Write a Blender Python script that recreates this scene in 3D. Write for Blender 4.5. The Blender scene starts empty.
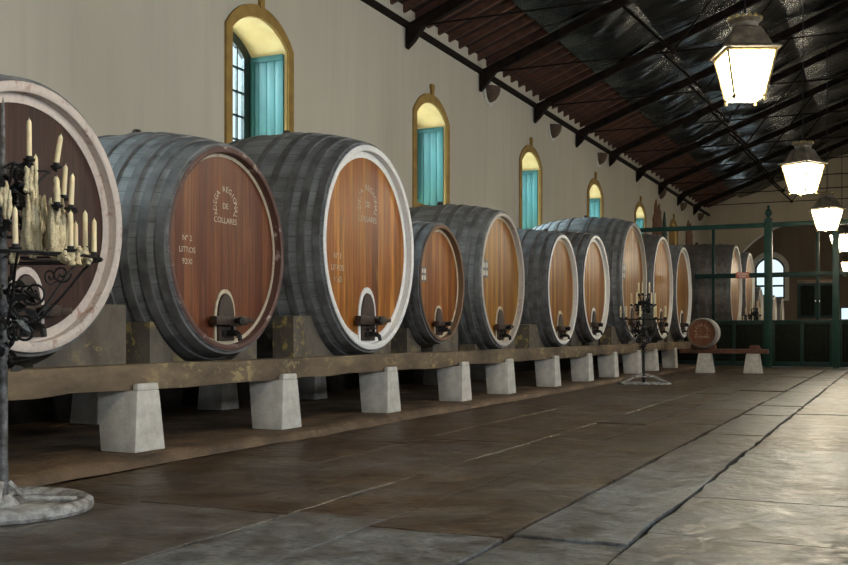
import bpy, bmesh, math, random
from mathutils import Vector, Matrix
rnd = random.Random(7)
PI = math.pi
C = bpy.context.scene.collection
cos, sin, rad = math.cos, math.sin, math.radians

# ------------------------------------------------------------------ materials
class NT:
    def __init__(s, name):
        s.m = bpy.data.materials.new(name); s.m.use_nodes = True
        s.t = s.m.node_tree; s.b = s.t.nodes['Principled BSDF']
        s.co = None
    def n(s, typ, **kw):
        o = s.t.nodes.new(typ)
        for k, v in kw.items():
            if k.startswith('i_'): o.inputs[k[2:].replace('_', ' ')].default_value = v
            else: setattr(o, k, v)
        return o
    def l(s, a, b): s.t.links.new(a, b)
    def obj(s):
        if not s.co: s.co = s.n('ShaderNodeTexCoord').outputs['Object']
        return s.co
    def sep(s):
        o = s.n('ShaderNodeSeparateXYZ'); s.l(s.obj(), o.inputs[0]); return o.outputs
    def math(s, op, a, b=None, clamp=False):
        o = s.n('ShaderNodeMath', operation=op, use_clamp=clamp)
        for i, v in enumerate((a, b)):
            if v is None: continue
            if isinstance(v, (int, float)): o.inputs[i].default_value = v
            else: s.l(v, o.inputs[i])
        return o.outputs[0]
    def noise(s, scale=5, detail=4, stretch=(1, 1, 1), rough=.55, vec=None, off=(0, 0, 0)):
        mp = s.n('ShaderNodeMapping'); mp.inputs['Scale'].default_value = stretch
        mp.inputs['Location'].default_value = off
        s.l(vec or s.obj(), mp.inputs[0])
        o = s.n('ShaderNodeTexNoise'); o.inputs['Scale'].default_value = scale
        o.inputs['Detail'].default_value = detail; o.inputs['Roughness'].default_value = rough
        s.l(mp.outputs[0], o.inputs['Vector']); return o.outputs['Fac']
    def ramp(s, fac, stops):
        o = s.n('ShaderNodeValToRGB'); e = o.color_ramp.elements
        while len(e) < len(stops): e.new(.5)
        for i, (p, c) in enumerate(stops):
            e[i].position = p; e[i].color = (*c, 1) if len(c) == 3 else c
        s.l(fac, o.inputs[0]); return o.outputs[0]
    def mix(s, fac, a, b, typ='MIX'):
        o = s.n('ShaderNodeMix', data_type='RGBA', blend_type=typ)
        for i, v in ((0, fac), (6, a), (7, b)):
            if isinstance(v, (int, float)): o.inputs[i].default_value = v
            elif isinstance(v, tuple): o.inputs[i].default_value = (*v, 1)
            else: s.l(v, o.inputs[i])
        return o.outputs[2]
    def col(s, c): s.l(c, s.b.inputs['Base Color'])
    def bump(s, h, strength=.3, dist=.02):
        o = s.n('ShaderNodeBump'); o.inputs['Strength'].default_value = strength
        o.inputs['Distance'].default_value = dist
        s.l(h, o.inputs['Height']); s.l(o.outputs[0], s.b.inputs['Normal'])
    def set(s, rough=.6, metal=0, coat=0, spec=None):
        s.b.inputs['Roughness'].default_value = rough; s.b.inputs['Metallic'].default_value = metal
        s.b.inputs['Coat Weight'].default_value = coat
        if spec is not None: s.b.inputs['Specular IOR Level'].default_value = spec
        return s.m

def g3(v): return (v, v, v)

def simple(name, a, b=None, scale=6, rough=.7, metal=0, bump=.2, stretch=(1, 1, 1), lo=.35, hi=.65, detail=5, coat=0, spec=None, dist=.02):
    t = NT(name); b = b or tuple(x * .6 for x in a)
    f = t.noise(scale, detail, stretch)
    t.col(t.ramp(f, [(lo, b), (hi, a)]))
    if bump: t.bump(t.noise(scale * 4, 4, stretch), bump, dist)
    return t.set(rough, metal, coat, spec)

def head_mat(name, a, b, seed, rough=.32, coat=.25, planks=9.0, spec=.4):
    t = NT(name); x, y, z = t.sep()
    u = t.math('ADD', t.math('MULTIPLY', y, planks), seed * 3.7)
    w = t.n('ShaderNodeTexWhiteNoise', noise_dimensions='1D'); t.l(t.math('FLOOR', u), w.inputs['W'])
    base = t.mix(t.ramp(w.outputs['Value'], [(.1, g3(0)), (.9, g3(1))]), b, a)
    streak = t.noise(2.2, 5, (1, 5, .35), .6, off=(0, seed * 2, seed))
    base = t.mix(t.ramp(streak, [(.42, g3(0)), (.62, g3(.8))]), base, (a[0] * .62, a[1] * .42, a[2] * .35))
    base = t.mix(t.ramp(streak, [(.30, g3(.6)), (.42, g3(0))]), base, (a[0] * 1.15, a[1] * 1.35, a[2] * 1.6))
    grain = t.noise(3.2, 7, (1, 20, .6), .7, off=(0, seed, seed))
    base = t.mix(t.ramp(grain, [(.38, g3(0)), (.68, g3(.75))]), base, tuple(v * .35 for v in b))
    fr = t.math('FRACT', u)
    ln = t.math('LESS_THAN', fr, .05)
    base = t.mix(t.math('MULTIPLY', ln, .8), base, (.02, .008, .004))
    t.col(base)
    h = t.math('SUBTRACT', t.math('MULTIPLY', grain, .35), ln)
    h = t.math('ADD', h, t.math('MULTIPLY', w.outputs['Value'], .6))
    t.bump(h, .35, .01)
    return t.set(rough, 0, coat, spec)

def stave_mat(name, a, b, seed, n=44):
    t = NT(name); x, y, z = t.sep()
    an = t.math('ARCTAN2', z, y)
    u = t.math('ADD', t.math('MULTIPLY', an, n / (2 * PI)), 100.3)
    w = t.n('ShaderNodeTexWhiteNoise', noise_dimensions='1D'); t.l(t.math('FLOOR', u), w.inputs['W'])
    f = t.noise(2.2, 6, (.6, 2.2, 2.2), .65, off=(seed, seed, 0))
    base = t.ramp(f, [(.3, b), (.68, a)])
    base = t.mix(t.math('MULTIPLY', w.outputs['Value'], .3), base, tuple(v * .7 for v in b))
    ln = t.math('LESS_THAN', t.math('FRACT', u), .05)
    base = t.mix(t.math('MULTIPLY', ln, .6), base, (.02, .019, .018))
    t.col(base)
    h = t.math('SUBTRACT', t.math('ADD', t.math('MULTIPLY', f, .6), t.math('MULTIPLY', w.outputs['Value'], .3)), ln)
    t.bump(h, .5, .012)
    return t.set(.62, 0, 0)

def paint_mat(name, a, wood, cover=.5, seed=0, rough=.6):
    """old paint worn through to wood"""
    t = NT(name)
    f = t.noise(7, 7, (1, 1, 1), .7, off=(seed, 0, 0))
    f2 = t.noise(26, 4, off=(0, seed, 0))
    c = t.mix(t.ramp(f2, [(.3, g3(0)), (.75, g3(1))]), tuple(v * .84 for v in a), a)
    t.col(t.mix(t.ramp(f, [(cover - .1, g3(1)), (cover + .03, g3(0))]), c, wood))
    t.bump(f2, .3, .008)
    return t.set(rough)

def emit(name, c, s):
    t = NT(name); t.b.inputs['Base Color'].default_value = (*c, 1)
    t.b.inputs['Emission Color'].default_value = (*c, 1); t.b.inputs['Emission Strength'].default_value = s
    return t.set(.4)

M = {}
M['iron'] = simple('wrought_iron', (.035, .034, .033), (.014, .013, .013), 14, .55, .6, .3)
M['hoop'] = simple('hoop_iron', (.17, .17, .168), (.07, .068, .066), 5, .6, .0, .25)
M['greyiron'] = simple('worn_grey_iron', (.2, .2, .2), (.05, .048, .045), 18, .5, .4, .35)
M['darkwood'] = simple('dark_hatch_wood', (.05, .026, .014), (.02, .01, .006), 6, .55, 0, .3, (1, 6, 1))
M['truss'] = simple('roof_timber', (.016, .010, .007), (.006, .004, .003), 5, .8, 0, .25, spec=.15)
M['rafter'] = simple('rafter_timber', (.13, .055, .033), (.06, .025, .016), 4, .75, 0, .25)
M['deck'] = simple('tile_underside', (.035, .013, .009), (.012, .006, .005), 5, .85, 0, .3)
M['white'] = simple('limewash', (.60, .58, .52), (.44, .42, .37), 9, .85, 0, .35, detail=7, dist=.015)
M['yellow'] = simple('ochre_paint', (.36, .22, .05), (.26, .15, .035), 5, .8, 0, .2)
M['soffit'] = simple('yellow_limewash', (.92, .72, .36), (.84, .62, .28), 4, .85, 0, .15)
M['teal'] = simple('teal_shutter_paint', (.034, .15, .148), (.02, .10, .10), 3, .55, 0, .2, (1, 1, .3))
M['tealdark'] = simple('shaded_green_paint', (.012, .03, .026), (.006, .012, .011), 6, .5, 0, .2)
M['gate'] = simple('dark_green_gloss', (.007, .028, .022), (.004, .015, .012), 5, .45, 0, .15, spec=.2)
M['gatepost'] = simple('green_gate_post', (.010, .045, .034), (.006, .028, .021), 5, .45, 0, .15, spec=.25)
M['gatepanel'] = simple('gate_panel_wood', (.012, .014, .010), (.005, .007, .005), 4, .6, 0, .25, (6, 1, 1), spec=.06)
M['wax'] = simple('ivory_wax', (.80, .70, .44), (.70, .58, .34), 12, .45, 0, .15)
M['wax'].node_tree.nodes['Principled BSDF'].inputs['Subsurface Weight'].default_value = .15
M['waxdrip'] = simple('old_dripped_wax', (.74, .66, .44), (.50, .40, .23), 22, .55, 0, .7, dist=.02)
M['leaf'] = simple('grey_leaf_metal', (.17, .19, .185), (.03, .03, .03), 30, .5, .3, .3)
M['base'] = simple('peeling_base_paint', (.50, .51, .49), (.16, .14, .12), 13, .7, .1, .6, detail=8)
M['basket'] = simple('wicker_brown', (.12, .075, .045), (.05, .03, .02), 28, .8, 0, .6)
M['plasterpale'] = simple('pale_niche_plaster', (.62, .6, .54), (.5, .48, .42), 8, .85)
M['brass'] = simple('aged_brass', (.42, .30, .10), (.12, .085, .04), 14, .4, .8, .2)
M['lampmetal'] = simple('lantern_metal', (.24, .19, .13), (.10, .08, .055), 9, .5, .2, .2)
M['glow'] = emit('lit_lantern_glass', (1, .88, .66), 58)
M['cream'] = paint_mat('faded_cream_lettering', (.60, .52, .38), (.22, .10, .045), .44, 4, .5)
M['rail'] = None
M['cupboard'] = simple('cupboard_wood', (.07, .04, .025), (.03, .018, .012), 5, .5, 0, .2, (1, 1, .3))
M['rust'] = simple('rust_brown_board', (.20, .085, .04), (.12, .05, .025), 6, .8)
M['pine'] = simple('dark_green_board', (.02, .08, .06), (.012, .05, .035), 6, .8)
M['signred'] = simple('salmon_sign', (.52, .15, .09), (.42, .12, .07), 9, .6)
M['chrome'] = simple('bright_chrome', (.6, .6, .6), (.4, .4, .4), 9, .2, 1, 0)

def timber_lichen(name, a, b, spot, lo=.57, seed=0, st=(1, .35, 1)):
    t = NT(name)
    f = t.noise(3.2, 7, st, .65, off=(seed, 0, 0))
    base = t.ramp(f, [(.3, b), (.7, a)])
    sp = t.noise(9, 6, (1, .6, 1), .7, off=(0, seed, 3))
    sm = t.noise(1.1, 2, off=(seed, 2, 1))
    m = t.math('MULTIPLY', t.ramp(sp, [(lo, g3(0)), (lo + .06, g3(1))]), t.ramp(sm, [(.42, g3(0)), (.6, g3(1))]))
    t.col(t.mix(t.math('MULTIPLY', m, .8), base, spot))
    t.bump(t.math('ADD', f, t.math('MULTIPLY', sp, .5)), .6, .02)
    return t.set(.75)
M['rail'] = timber_lichen('old_beam_timber', (.21, .15, .085), (.05, .034, .021), (.36, .28, .13), .54, 1)
M['block'] = timber_lichen('old_cradle_timber', (.16, .135, .10), (.06, .048, .036), (.42, .31, .09), .53, 5, (1, 1, .5))
M['smallrail'] = simple('red_brown_beam', (.16, .06, .028), (.06, .025, .014), 7, .7, 0, .3)

# plaster
def plaster(name, a, b):
    t = NT(name)
    f = t.noise(.55, 4, (1, 1, .22), .6); f2 = t.noise(3.0, 6, (1, 1.6, .12), .6)
    c = t.mix(t.ramp(f, [(.35, g3(0)), (.68, g3(1))]), b, a)
    c = t.mix(t.ramp(f2, [(.5, g3(0)), (.75, g3(.35))]), c, tuple(v * .78 for v in b))
    t.col(c); t.bump(t.noise(14, 5), .18, .012)
    return t.set(.9)
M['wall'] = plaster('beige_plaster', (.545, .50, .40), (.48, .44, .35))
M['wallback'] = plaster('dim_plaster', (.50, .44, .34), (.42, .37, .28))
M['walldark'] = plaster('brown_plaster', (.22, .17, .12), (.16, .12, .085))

# foil
t = NT('dark_foil'); 
w1 = t.noise(1.5, 3, (.35, 4.2, .35), .55); w2 = t.noise(4.5, 3, (.3, 4.0, .3), .5); w3 = t.noise(1.1, 2)
t.col(t.ramp(w3, [(.3, (.05, .056, .058)), (.7, (.13, .138, .14))]))
t.bump(t.math('ADD', w1, t.math('MULTIPLY', w2, .45)), 1.0, .07)
M['foil'] = t.set(.27, .92)

# floor
t = NT('stone_floor')
at = t.n('ShaderNodeAttribute', attribute_name='tint'); ae = t.n('ShaderNodeAttribute', attribute_name='earth')
f = t.noise(1.3, 8, (1, 1, 1), .66); f2 = t.noise(6, 8, (1, 1, 1), .7); f3 = t.noise(2.6, 6, (1, 1, 1), .6, off=(7, 3, 1))
stone = t.mix(t.ramp(f2, [(.32, g3(0)), (.66, g3(1))]), (.04, .045, .048), (.30, .325, .33))
stone = t.mix(t.ramp(f3, [(.38, g3(.75)), (.55, g3(0))]), stone, (.055, .05, .04))
stone = t.mix(t.math('MULTIPLY', at.outputs['Fac'], .4), stone, (.12, .11, .09))
brown = t.mix(t.ramp(f2, [(.33, g3(0)), (.66, g3(1))]), (.014, .007, .003), (.085, .044, .017))
brown = t.mix(t.ramp(f3, [(.45, g3(0)), (.66, g3(.8))]), brown, (.14, .095, .052))
brown = t.mix(t.math('MULTIPLY', at.outputs['Fac'], .3), brown, (.06, .035, .017))
jit = t.math('MULTIPLY', t.math('SUBTRACT', f, .5), 1.9)
mk = t.math('ADD', ae.outputs['Fac'], jit, True)
cfl = t.mix(t.math('MULTIPLY', mk, .95), stone, brown)
f4 = t.noise(38, 4, (1, 1, 1), .7); f5 = t.noise(15, 5, (1, 1, 1), .75, off=(4, 4, 0))
cfl = t.mix(t.ramp(f4, [(.36, g3(.55)), (.54, g3(0))]), cfl, (.03, .026, .02))
cfl = t.mix(t.ramp(f5, [(.34, g3(.7)), (.46, g3(0))]), cfl, (.028, .022, .016))
t.col(cfl)
fb = t.noise(3.4, 3, (1, 1, 1), .55, off=(2, 5, 0)); fc = t.noise(13, 3, (1, 1, 1), .5)
t.bump(t.math('ADD', t.math('ADD', t.noise(.9, 2), fb), t.math('MULTIPLY', fc, .28)), .62, .05)
t.l(t.ramp(f2, [(.3, g3(.30)), (.7, g3(.58))]), t.b.inputs['Roughness'])
M['floor'] = t.m
t.b.inputs['Specular IOR Level'].default_value = .36
M['beamshade'] = simple('under_beam_shade', (.03, .022, .014), (.012, .009, .006), 8, .9)  # dark brown standing in for the shade behind the casks
M['curb'] = simple('worn_curb_stone', (.15, .095, .05), (.05, .03, .015), 3, .7, 0, .7, (1, .7, 1), detail=8, dist=.04)

# thin window glass
t = NT('window_glass')
tr = t.n('ShaderNodeBsdfTransparent'); gl = t.n('ShaderNodeBsdfGlossy'); gl.inputs['Roughness'].default_value = .03
tr.inputs[0].default_value = (.9, .96, .96, 1)
mx_ = t.n('ShaderNodeMixShader'); mx_.inputs[0].default_value = .08
t.l(tr.outputs[0], mx_.inputs[1]); t.l(gl.outputs[0], mx_.inputs[2])
t.l(mx_.outputs[0], t.t.nodes['Material Output'].inputs['Surface'])
M['glass'] = t.m

# ------------------------------------------------------------------ mesh builder
class MB:
    def __init__(s): s.v = []; s.f = []
    def add(s, v, f):
        b = len(s.v); s.v += [tuple(p) for p in v]; s.f += [tuple(b + i for i in q) for q in f]; return s
    def box(s, x0, x1, y0, y1, z0, z1):
        v = [(x, y, z) for x in (x0, x1) for y in (y0, y1) for z in (z0, z1)]
        return s.add(v, [(0, 1, 3, 2), (4, 6, 7, 5), (0, 4, 5, 1), (2, 3, 7, 6), (0, 2, 6, 4), (1, 5, 7, 3)])
    def hexa(s, bot, top):
        """bottom quad and top quad"""
        return s.add(list(bot) + list(top), [(3, 2, 1, 0), (4, 5, 6, 7)] + [(i, (i + 1) % 4, 4 + (i + 1) % 4, 4 + i) for i in range(4)])
    def prism(s, pts, ax, a, b):
        """polygon extruded along axis ax ('x','y','z') between a and b"""
        def mk(p, w):
            return {'x': (w, p[0], p[1]), 'y': (p[0], w, p[1]), 'z': (p[0], p[1], w)}[ax]
        n = len(pts)
        v = [mk(p, a) for p in pts] + [mk(p, b) for p in pts]
        return s.add(v, [tuple(range(n - 1, -1, -1)), tuple(range(n, 2 * n))] + [(i, (i + 1) % n, n + (i + 1) % n, n + i) for i in range(n)])
    def ring(s, outer, inner, ax, a, b):
        """frame between two outlines with equal point counts, closed"""
        def mk(p, w):
            return {'x': (w, p[0], p[1]), 'y': (p[0], w, p[1]), 'z': (p[0], p[1], w)}[ax]
        n = len(outer)
        v = [mk(p, a) for p in outer] + [mk(p, a) for p in inner] + [mk(p, b) for p in outer] + [mk(p, b) for p in inner]
        f = []
        for i in range(n):
            j = (i + 1) % n
            f += [(i, j, n + j, n + i), (2 * n + i, 3 * n + i, 3 * n + j, 2 * n + j), (i, 2 * n + i, 2 * n + j, j), (n + i, n + j, 3 * n + j, 3 * n + i)]
        return s.add(v, f)
    def tube(s, pts, r, n=8, cap=True):
        pts = [Vector(p) for p in pts]; k = len(pts)
        rs = r if isinstance(r, (list, tuple)) else [r] * k
        T = [(pts[min(i + 1, k - 1)] - pts[max(i - 1, 0)]).normalized() for i in range(k)]
        up = Vector((0, 0, 1)) if abs(T[0].z) < .9 else Vector((1, 0, 0))
        N = (up - T[0] * up.dot(T[0])).normalized(); v = []
        for i in range(k):
            N = (N - T[i] * N.dot(T[i])).normalized(); B = T[i].cross(N)
            for j in range(n):
                a = 2 * PI * j / n
                v.append(pts[i] + (N * cos(a) + B * sin(a)) * rs[i])
        f = [(i * n + j, i * n + (j + 1) % n, (i + 1) * n + (j + 1) % n, (i + 1) * n + j) for i in range(k - 1) for j in range(n)]
        if cap: f += [tuple(range(n - 1, -1, -1)), tuple((k - 1) * n + j for j in range(n))]
        return s.add(v, f)
    def lathe(s, prof, c=(0, 0, 0), ax='z', n=24, ky=1.0, close=False, cap=True):
        """prof: list of (r, h) around axis through c; ky squeezes the first cross axis"""
        v = []
        for r, h in prof:
            kk = ky(r, h) if callable(ky) else ky
            for j in range(n):
                a = 2 * PI * j / n; p, q = r * cos(a) * kk, r * sin(a)
                v.append({'z': (c[0] + p, c[1] + q, c[2] + h), 'x': (c[0] + h, c[1] + p, c[2] + q), 'y': (c[0] + q, c[1] + h, c[2] + p)}[ax])
        k = len(prof); f = []
        for i in range(k if close else k - 1):
            i2 = (i + 1) % k
            f += [(i * n + j, i * n + (j + 1) % n, i2 * n + (j + 1) % n, i2 * n + j) for j in range(n)]
        if not close and cap: f += [tuple(range(n - 1, -1, -1)), tuple((k - 1) * n + j for j in range(n))]
        return s.add(v, f)
    def torus(s, R, r, c=(0, 0, 0), n=40, m=8):
        return s.lathe([(R + r * cos(2 * PI * i / m), r * sin(2 * PI * i / m)) for i in range(m)], c, 'z', n, close=True)
    def mesh(s, name, mat, bevel=0, smooth=35):
        me = bpy.data.meshes.new(name); me.from_pydata(s.v, [], s.f)
        bm = bmesh.new(); bm.from_mesh(me)
        bmesh.ops.recalc_face_normals(bm, faces=bm.faces)
        if bevel:
            ed = [e for e in bm.edges if len(e.link_faces) == 2 and e.calc_face_angle(0) > .6]
            bmesh.ops.bevel(bm, geom=ed, offset=bevel, segments=2, affect='EDGES', profile=.6)
        bm.to_mesh(me); bm.free()
        if mat: me.materials.append(mat)
        if smooth:
            me.shade_smooth(); me.set_sharp_from_angle(angle=rad(smooth))
        return me
    def build(s, name, mat, parent=None, loc=(0, 0, 0), bevel=0, smooth=35):
        o = bpy.data.objects.new(name, s.mesh(name, mat, bevel, smooth))
        o.location = loc; o.parent = parent; C.objects.link(o); return o

def tag(o, label=None, cat=None, group=None, kind=None):
    for k, v in (('label', label), ('category', cat), ('group', group), ('kind', kind)):
        if v: o[k] = v
    return o
def empty(name, loc=(0, 0, 0), rz=0):
    o = bpy.data.objects.new(name, None); o.location = loc; o.rotation_euler = (0, 0, rz); o.empty_display_size = .1
    C.objects.link(o); return o
def copy_tree(o, parent=None):
    c = o.copy(); C.objects.link(c); c.parent = parent
    for k in ('label', 'group'):
        if k in c and parent is None: del c[k]
    for ch in list(o.children): copy_tree(ch, c)
    return c
def struct(mb, name, mat, **kw):
    return tag(mb.build(name, mat, **kw), kind='structure')
def text_verts(body, size=1.0):
    cu = bpy.data.curves.new('t', 'FONT'); cu.body = body; cu.size = size; cu.extrude = 0
    cu.align_x = 'CENTER'; cu.resolution_u = 3
    ob = bpy.data.objects.new('t', cu); C.objects.link(ob)
    dg = bpy.context.evaluated_depsgraph_get()
    me = bpy.data.meshes.new_from_object(ob.evaluated_get(dg))
    v = [tuple(p.co) for p in me.vertices]; f = [tuple(p.vertices) for p in me.polygons]
    bpy.data.objects.remove(ob); bpy.data.curves.remove(cu); bpy.data.meshes.remove(me)
    return v, f

# ------------------------------------------------------------------ dimensions (metres)
XW = 8.1            # half width of hall
Y0, Y1 = -6.0, 50.0
WT = .7
ZP = 6.58           # wall plate
SL = .388
def zroof(x): return 6.95 + SL * (XW - abs(x))
XH = -5.55          # plane of the cask heads
BL = .605            # its lower rear ledge
BT = .757            # top of the front beam

# ------------------------------------------------------------------ floor
cols = [-5.11, -4.1, -3.06, -2.5, -1.74, -1.15, .15, 1.3, 2.4, 3.6, 4.8, 6.2, 8.1]
mb = MB(); tints = []; earth = []
fr = random.Random(11)
for ci in range(len(cols) - 1):
    xa, xb = cols[ci], cols[ci + 1]
    yy = Y0 + fr.random() * .6
    first = True
    while yy < 31.5:
        L = fr.uniform(1.2, 2.8) * (1 if yy < 14 else 1.3)
        y2 = min(yy + L, 31.8)
        yc_ = 4.75 + (ci % 3) * .12
        if ci <= 3 and yy < yc_ - .3 < y2: y2 = yc_
        ym = (yy + y2) / 2
        if ci <= 1: ea = .55 if ym < 4.9 else fr.uniform(.8, 1.0)
        elif ci <= 3: ea = fr.uniform(0, .12) if ym < 4.7 else fr.uniform(.72, 1.0)
        elif ci == 4: ea = fr.uniform(.05, .25) if ym < 8 else fr.uniform(.2, .6)
        else: ea = fr.uniform(.1, .35) if ym < 10 else fr.uniform(.45, .9)
        g = fr.uniform(.001, .005); gl_ = {3: .006, 4: .014, 5: .014, 2: .008}.get(ci, .004); gx = .004; gr_ = {1: .008, 2: .006, 3: .014, 4: .014}.get(ci, .004)
        nx, ny = 5, 6
        pts = []
        j = .018
        for i in range(nx): pts.append((xa + gl_ + (xb - xa - gl_ - gr_) * i / nx, yy + g + fr.uniform(-j, j) * .6))
        for i in range(ny): pts.append((xb - gr_ + fr.uniform(-j, j) * .7, yy + g + (y2 - yy - 2 * g) * i / ny))
        for i in range(nx): pts.append((xb - gr_ - (xb - xa - gl_ - gr_) * i / nx, y2 - g + fr.uniform(-j, j) * .6))
        for i in range(ny): pts.append((xa + gl_ + fr.uniform(-j, j) * .7, y2 - g - (y2 - yy - 2 * g) * i / ny))
        zt = -fr.uniform(0, .011); n = len(pts)
        cx, cy = (xa + xb) / 2, (yy + y2) / 2
        tx, ty = fr.uniform(-.006, .006), fr.uniform(-.004, .004)
        def zz(p): return min(0, zt + (p[0] - cx) * tx + (p[1] - cy) * ty)
        ins = [(cx + (p[0] - cx) * .993, cy + (p[1] - cy) * .994) for p in pts]
        v = [(p[0], p[1], -.05) for p in pts] + [(p[0], p[1], zz(p) - .004) for p in pts] + [(p[0], p[1], zz(p)) for p in ins]
        f = [(i, (i + 1) % n, n + (i + 1) % n, n + i) for i in range(n)] + [(n + i, n + (i + 1) % n, 2 * n + (i + 1) % n, 2 * n + i) for i in range(n)] + [tuple(range(2 * n, 3 * n))]
        mb.add(v, f); tints += [fr.random()] * (3 * n); earth += [ea] * (3 * n)
        yy = y2
mb.box(-XW, XW, Y0, 56, -.25, -.045); tints += [.5] * 8; earth += [1] * 8
mb.box(-XW, XW, 31.8, 56, -.04, 0); tints += [.5] * 8; earth += [.7] * 8
fl = bpy.data.objects.new('floor', bpy.data.meshes.new('floor')); C.objects.link(fl)
fl.data.from_pydata(mb.v, [], mb.f); fl.data.materials.append(M['floor'])
fl.data.attributes.new('tint', 'FLOAT', 'POINT').data.foreach_set('value', tints)
bm = bmesh.new(); bm.from_mesh(fl.data); bmesh.ops.recalc_face_normals(bm, faces=bm.faces); bm.to_mesh(fl.data); bm.free()
fl.data.attributes.new('earth', 'FLOAT', 'POINT').data.foreach_set('value', earth)
tag(fl, kind='structure')

# raised kerb platform under the casks
mb = MB(); pr = random.Random(3)
ys = [Y0]
while ys[-1] < 31.4: ys.append(min(31.4, ys[-1] + pr.uniform(.25, .45)))
prof = []
for y in ys:
    e = pr.uniform(-.03, .03); h = .08 + pr.uniform(-.012, .006)
    prof.append([(-XW, 0), (-5.1 + e, 0), (-5.12 + e, h * .6), (-5.15 + e * 1.2, h), (-5.3, .08), (-XW, .08)])
n = 6
mb.add([(p[0], ys[i], p[1]) for i, q in enumerate(prof) for p in q], [(i * n + j, i * n + j + 1, (i + 1) * n + j + 1, (i + 1) * n + j) for i in range(len(ys) - 1) for j in range(n - 1)])
struct(mb, 'trim_1', M['curb'], smooth=60)

# ------------------------------------------------------------------ left wall with arched openings
WIN = [(-.38, 1.03), (5.53, 6.94), (11.46, 12.86), (17.30, 18.70), (23.2, 24.6), (29.1, 30.54), (35.0, 36.46), (40.9, 42.34)]  # first two are out of view, continuing the row to light the near casks
ZS, ZJ, ZA = 3.42, 5.10, 5.40       # sill, springing, apex
def arch(y1, y2, z0, zj, za, n=14):
    """outline of an opening with a segmental head, counter clockwise"""
    c = (y1 + y2) / 2; h = (y2 - y1) / 2; r = za - zj
    R = (h * h + r * r) / (2 * r); zc = za - R; a0 = math.asin(min(1, h / R))
    return [(y1, z0), (y2, z0)] + [(c + R * sin(a0 - 2 * a0 * i / n), zc + R * cos(a0 - 2 * a0 * i / n)) for i in range(n + 1)]
mb = MB(); yp = Y0
ztop = 6.93
for (a, b) in WIN:
    mb.box(-XW - WT, -XW, yp, a, -.2, ztop)
    mb.box(-XW - WT, -XW, a, b, -.2, ZS)
    up = arch(a, b, ZS, ZJ, ZA)[2:]
    mb.prism([(a, ztop), (b, ztop)][::-1] + up[::-1], 'x', -XW - WT, -XW)
    yp = b
mb.box(-XW - WT, -XW, yp, Y1 + .4, -.2, ztop)
struct(mb, 'wall_left', M['wall'], smooth=30)

for i, (a, b) in enumerate(WIN):
    w = empty('window_%d' % (i + 1), (-XW, (a + b) / 2, ZS)); tag(w, kind='structure')
    h = (b - a) / 2; zj, za = ZJ - ZS, ZA - ZS
    o = .14
    inner = arch(-h, h, 0, zj, za); outer = arch(-h - o, h + o, -.16, zj + .03, za + .17)
    m = MB().ring(outer, inner, 'x', .0, .035)
    m.prism([(-.055, za + .14), (.055, za + .14), (.05, za + .26), (.085, za + .30), (.05, za + .36), (-.05, za + .36), (-.085, za + .30), (-.05, za + .26)], 'x', 0, .05)
    m.build('surround', M['yellow'], w)
    # yellow lining of the reveal
    o2 = arch(-h, h, 0, zj, za); i2 = arch(-h + .012, h - .012, .012, zj - .005, za - .012)
    MB().ring(o2, i2, 'x', -WT, -.002).build('reveal', M['soffit'], w)
    # glazed casement near the outer face
    fo = arch(-h + .015, h - .015, .014, zj - .008, za - .016); fi = arch(-h + .09, h - .2, .09, zj - .06, za - .14)
    m = MB().ring(fo, fi, 'x', -WT + .03, -WT + .09)
    m.box(-WT + .035, -WT + .085, -.035, .035, .05, za - .05)
    for zz in (.4, .75, 1.1, 1.45): m.box(-WT + .045, -WT + .075, -h + .05, h - .05, zz - .014, zz + .014)
    for q in (-.5, .5): m.box(-WT + .045, -WT + .075, q * h - .014, q * h + .014, .05, zj + .05)
    c_ = m.build('casement', M['tealdark'], w)
    MB().prism(fi, 'x', -WT + .055, -WT + .062).build('pane', M['glass'], c_)
    if i == len(WIN) - 1:      # the last window is closed by ochre boards
        MB().prism(arch(-h + .02, h - .02, .015, zj - .008, za - .016), 'x', -.14, -.08).build('closed_shutter', M['yellow'], w); continue
    # shutters folded back on the jambs
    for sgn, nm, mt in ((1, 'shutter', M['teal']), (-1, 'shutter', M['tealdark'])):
        m = MB()
        e = sgn * (h - .015); t0 = e - sgn * .035
        lo, hi_ = min(e, t0), max(e, t0)
        nb = 4; X0, X1 = -WT + .11, -.03
        for k in range(nb):
            q0 = X0 + (X1 - X0) * k / nb; q1 = X0 + (X1 - X0) * (k + 1) / nb - .006
            m.box(q0, q1, lo, hi_, .02, zj - .03)
        m.box(X0, X1, min(t0, t0 - sgn * .02), max(t0, t0 - sgn * .02), .02, .10)
        m.box(X0, X1, min(t0, t0 - sgn * .02), max(t0, t0 - sgn * .02), zj - .11, zj - .03)
        m.box(X0, X0 + .06, min(t0, t0 - sgn * .02), max(t0, t0 - sgn * .02), .10, zj - .11)
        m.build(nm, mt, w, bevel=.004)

mb = MB(); mb.box(-XW, -XW + .04, Y0, 31.0, .08, 1.05); struct(mb, 'shade_board_left', M['beamshade'])  # dark board added to deepen the shade under the cask beam
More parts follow.
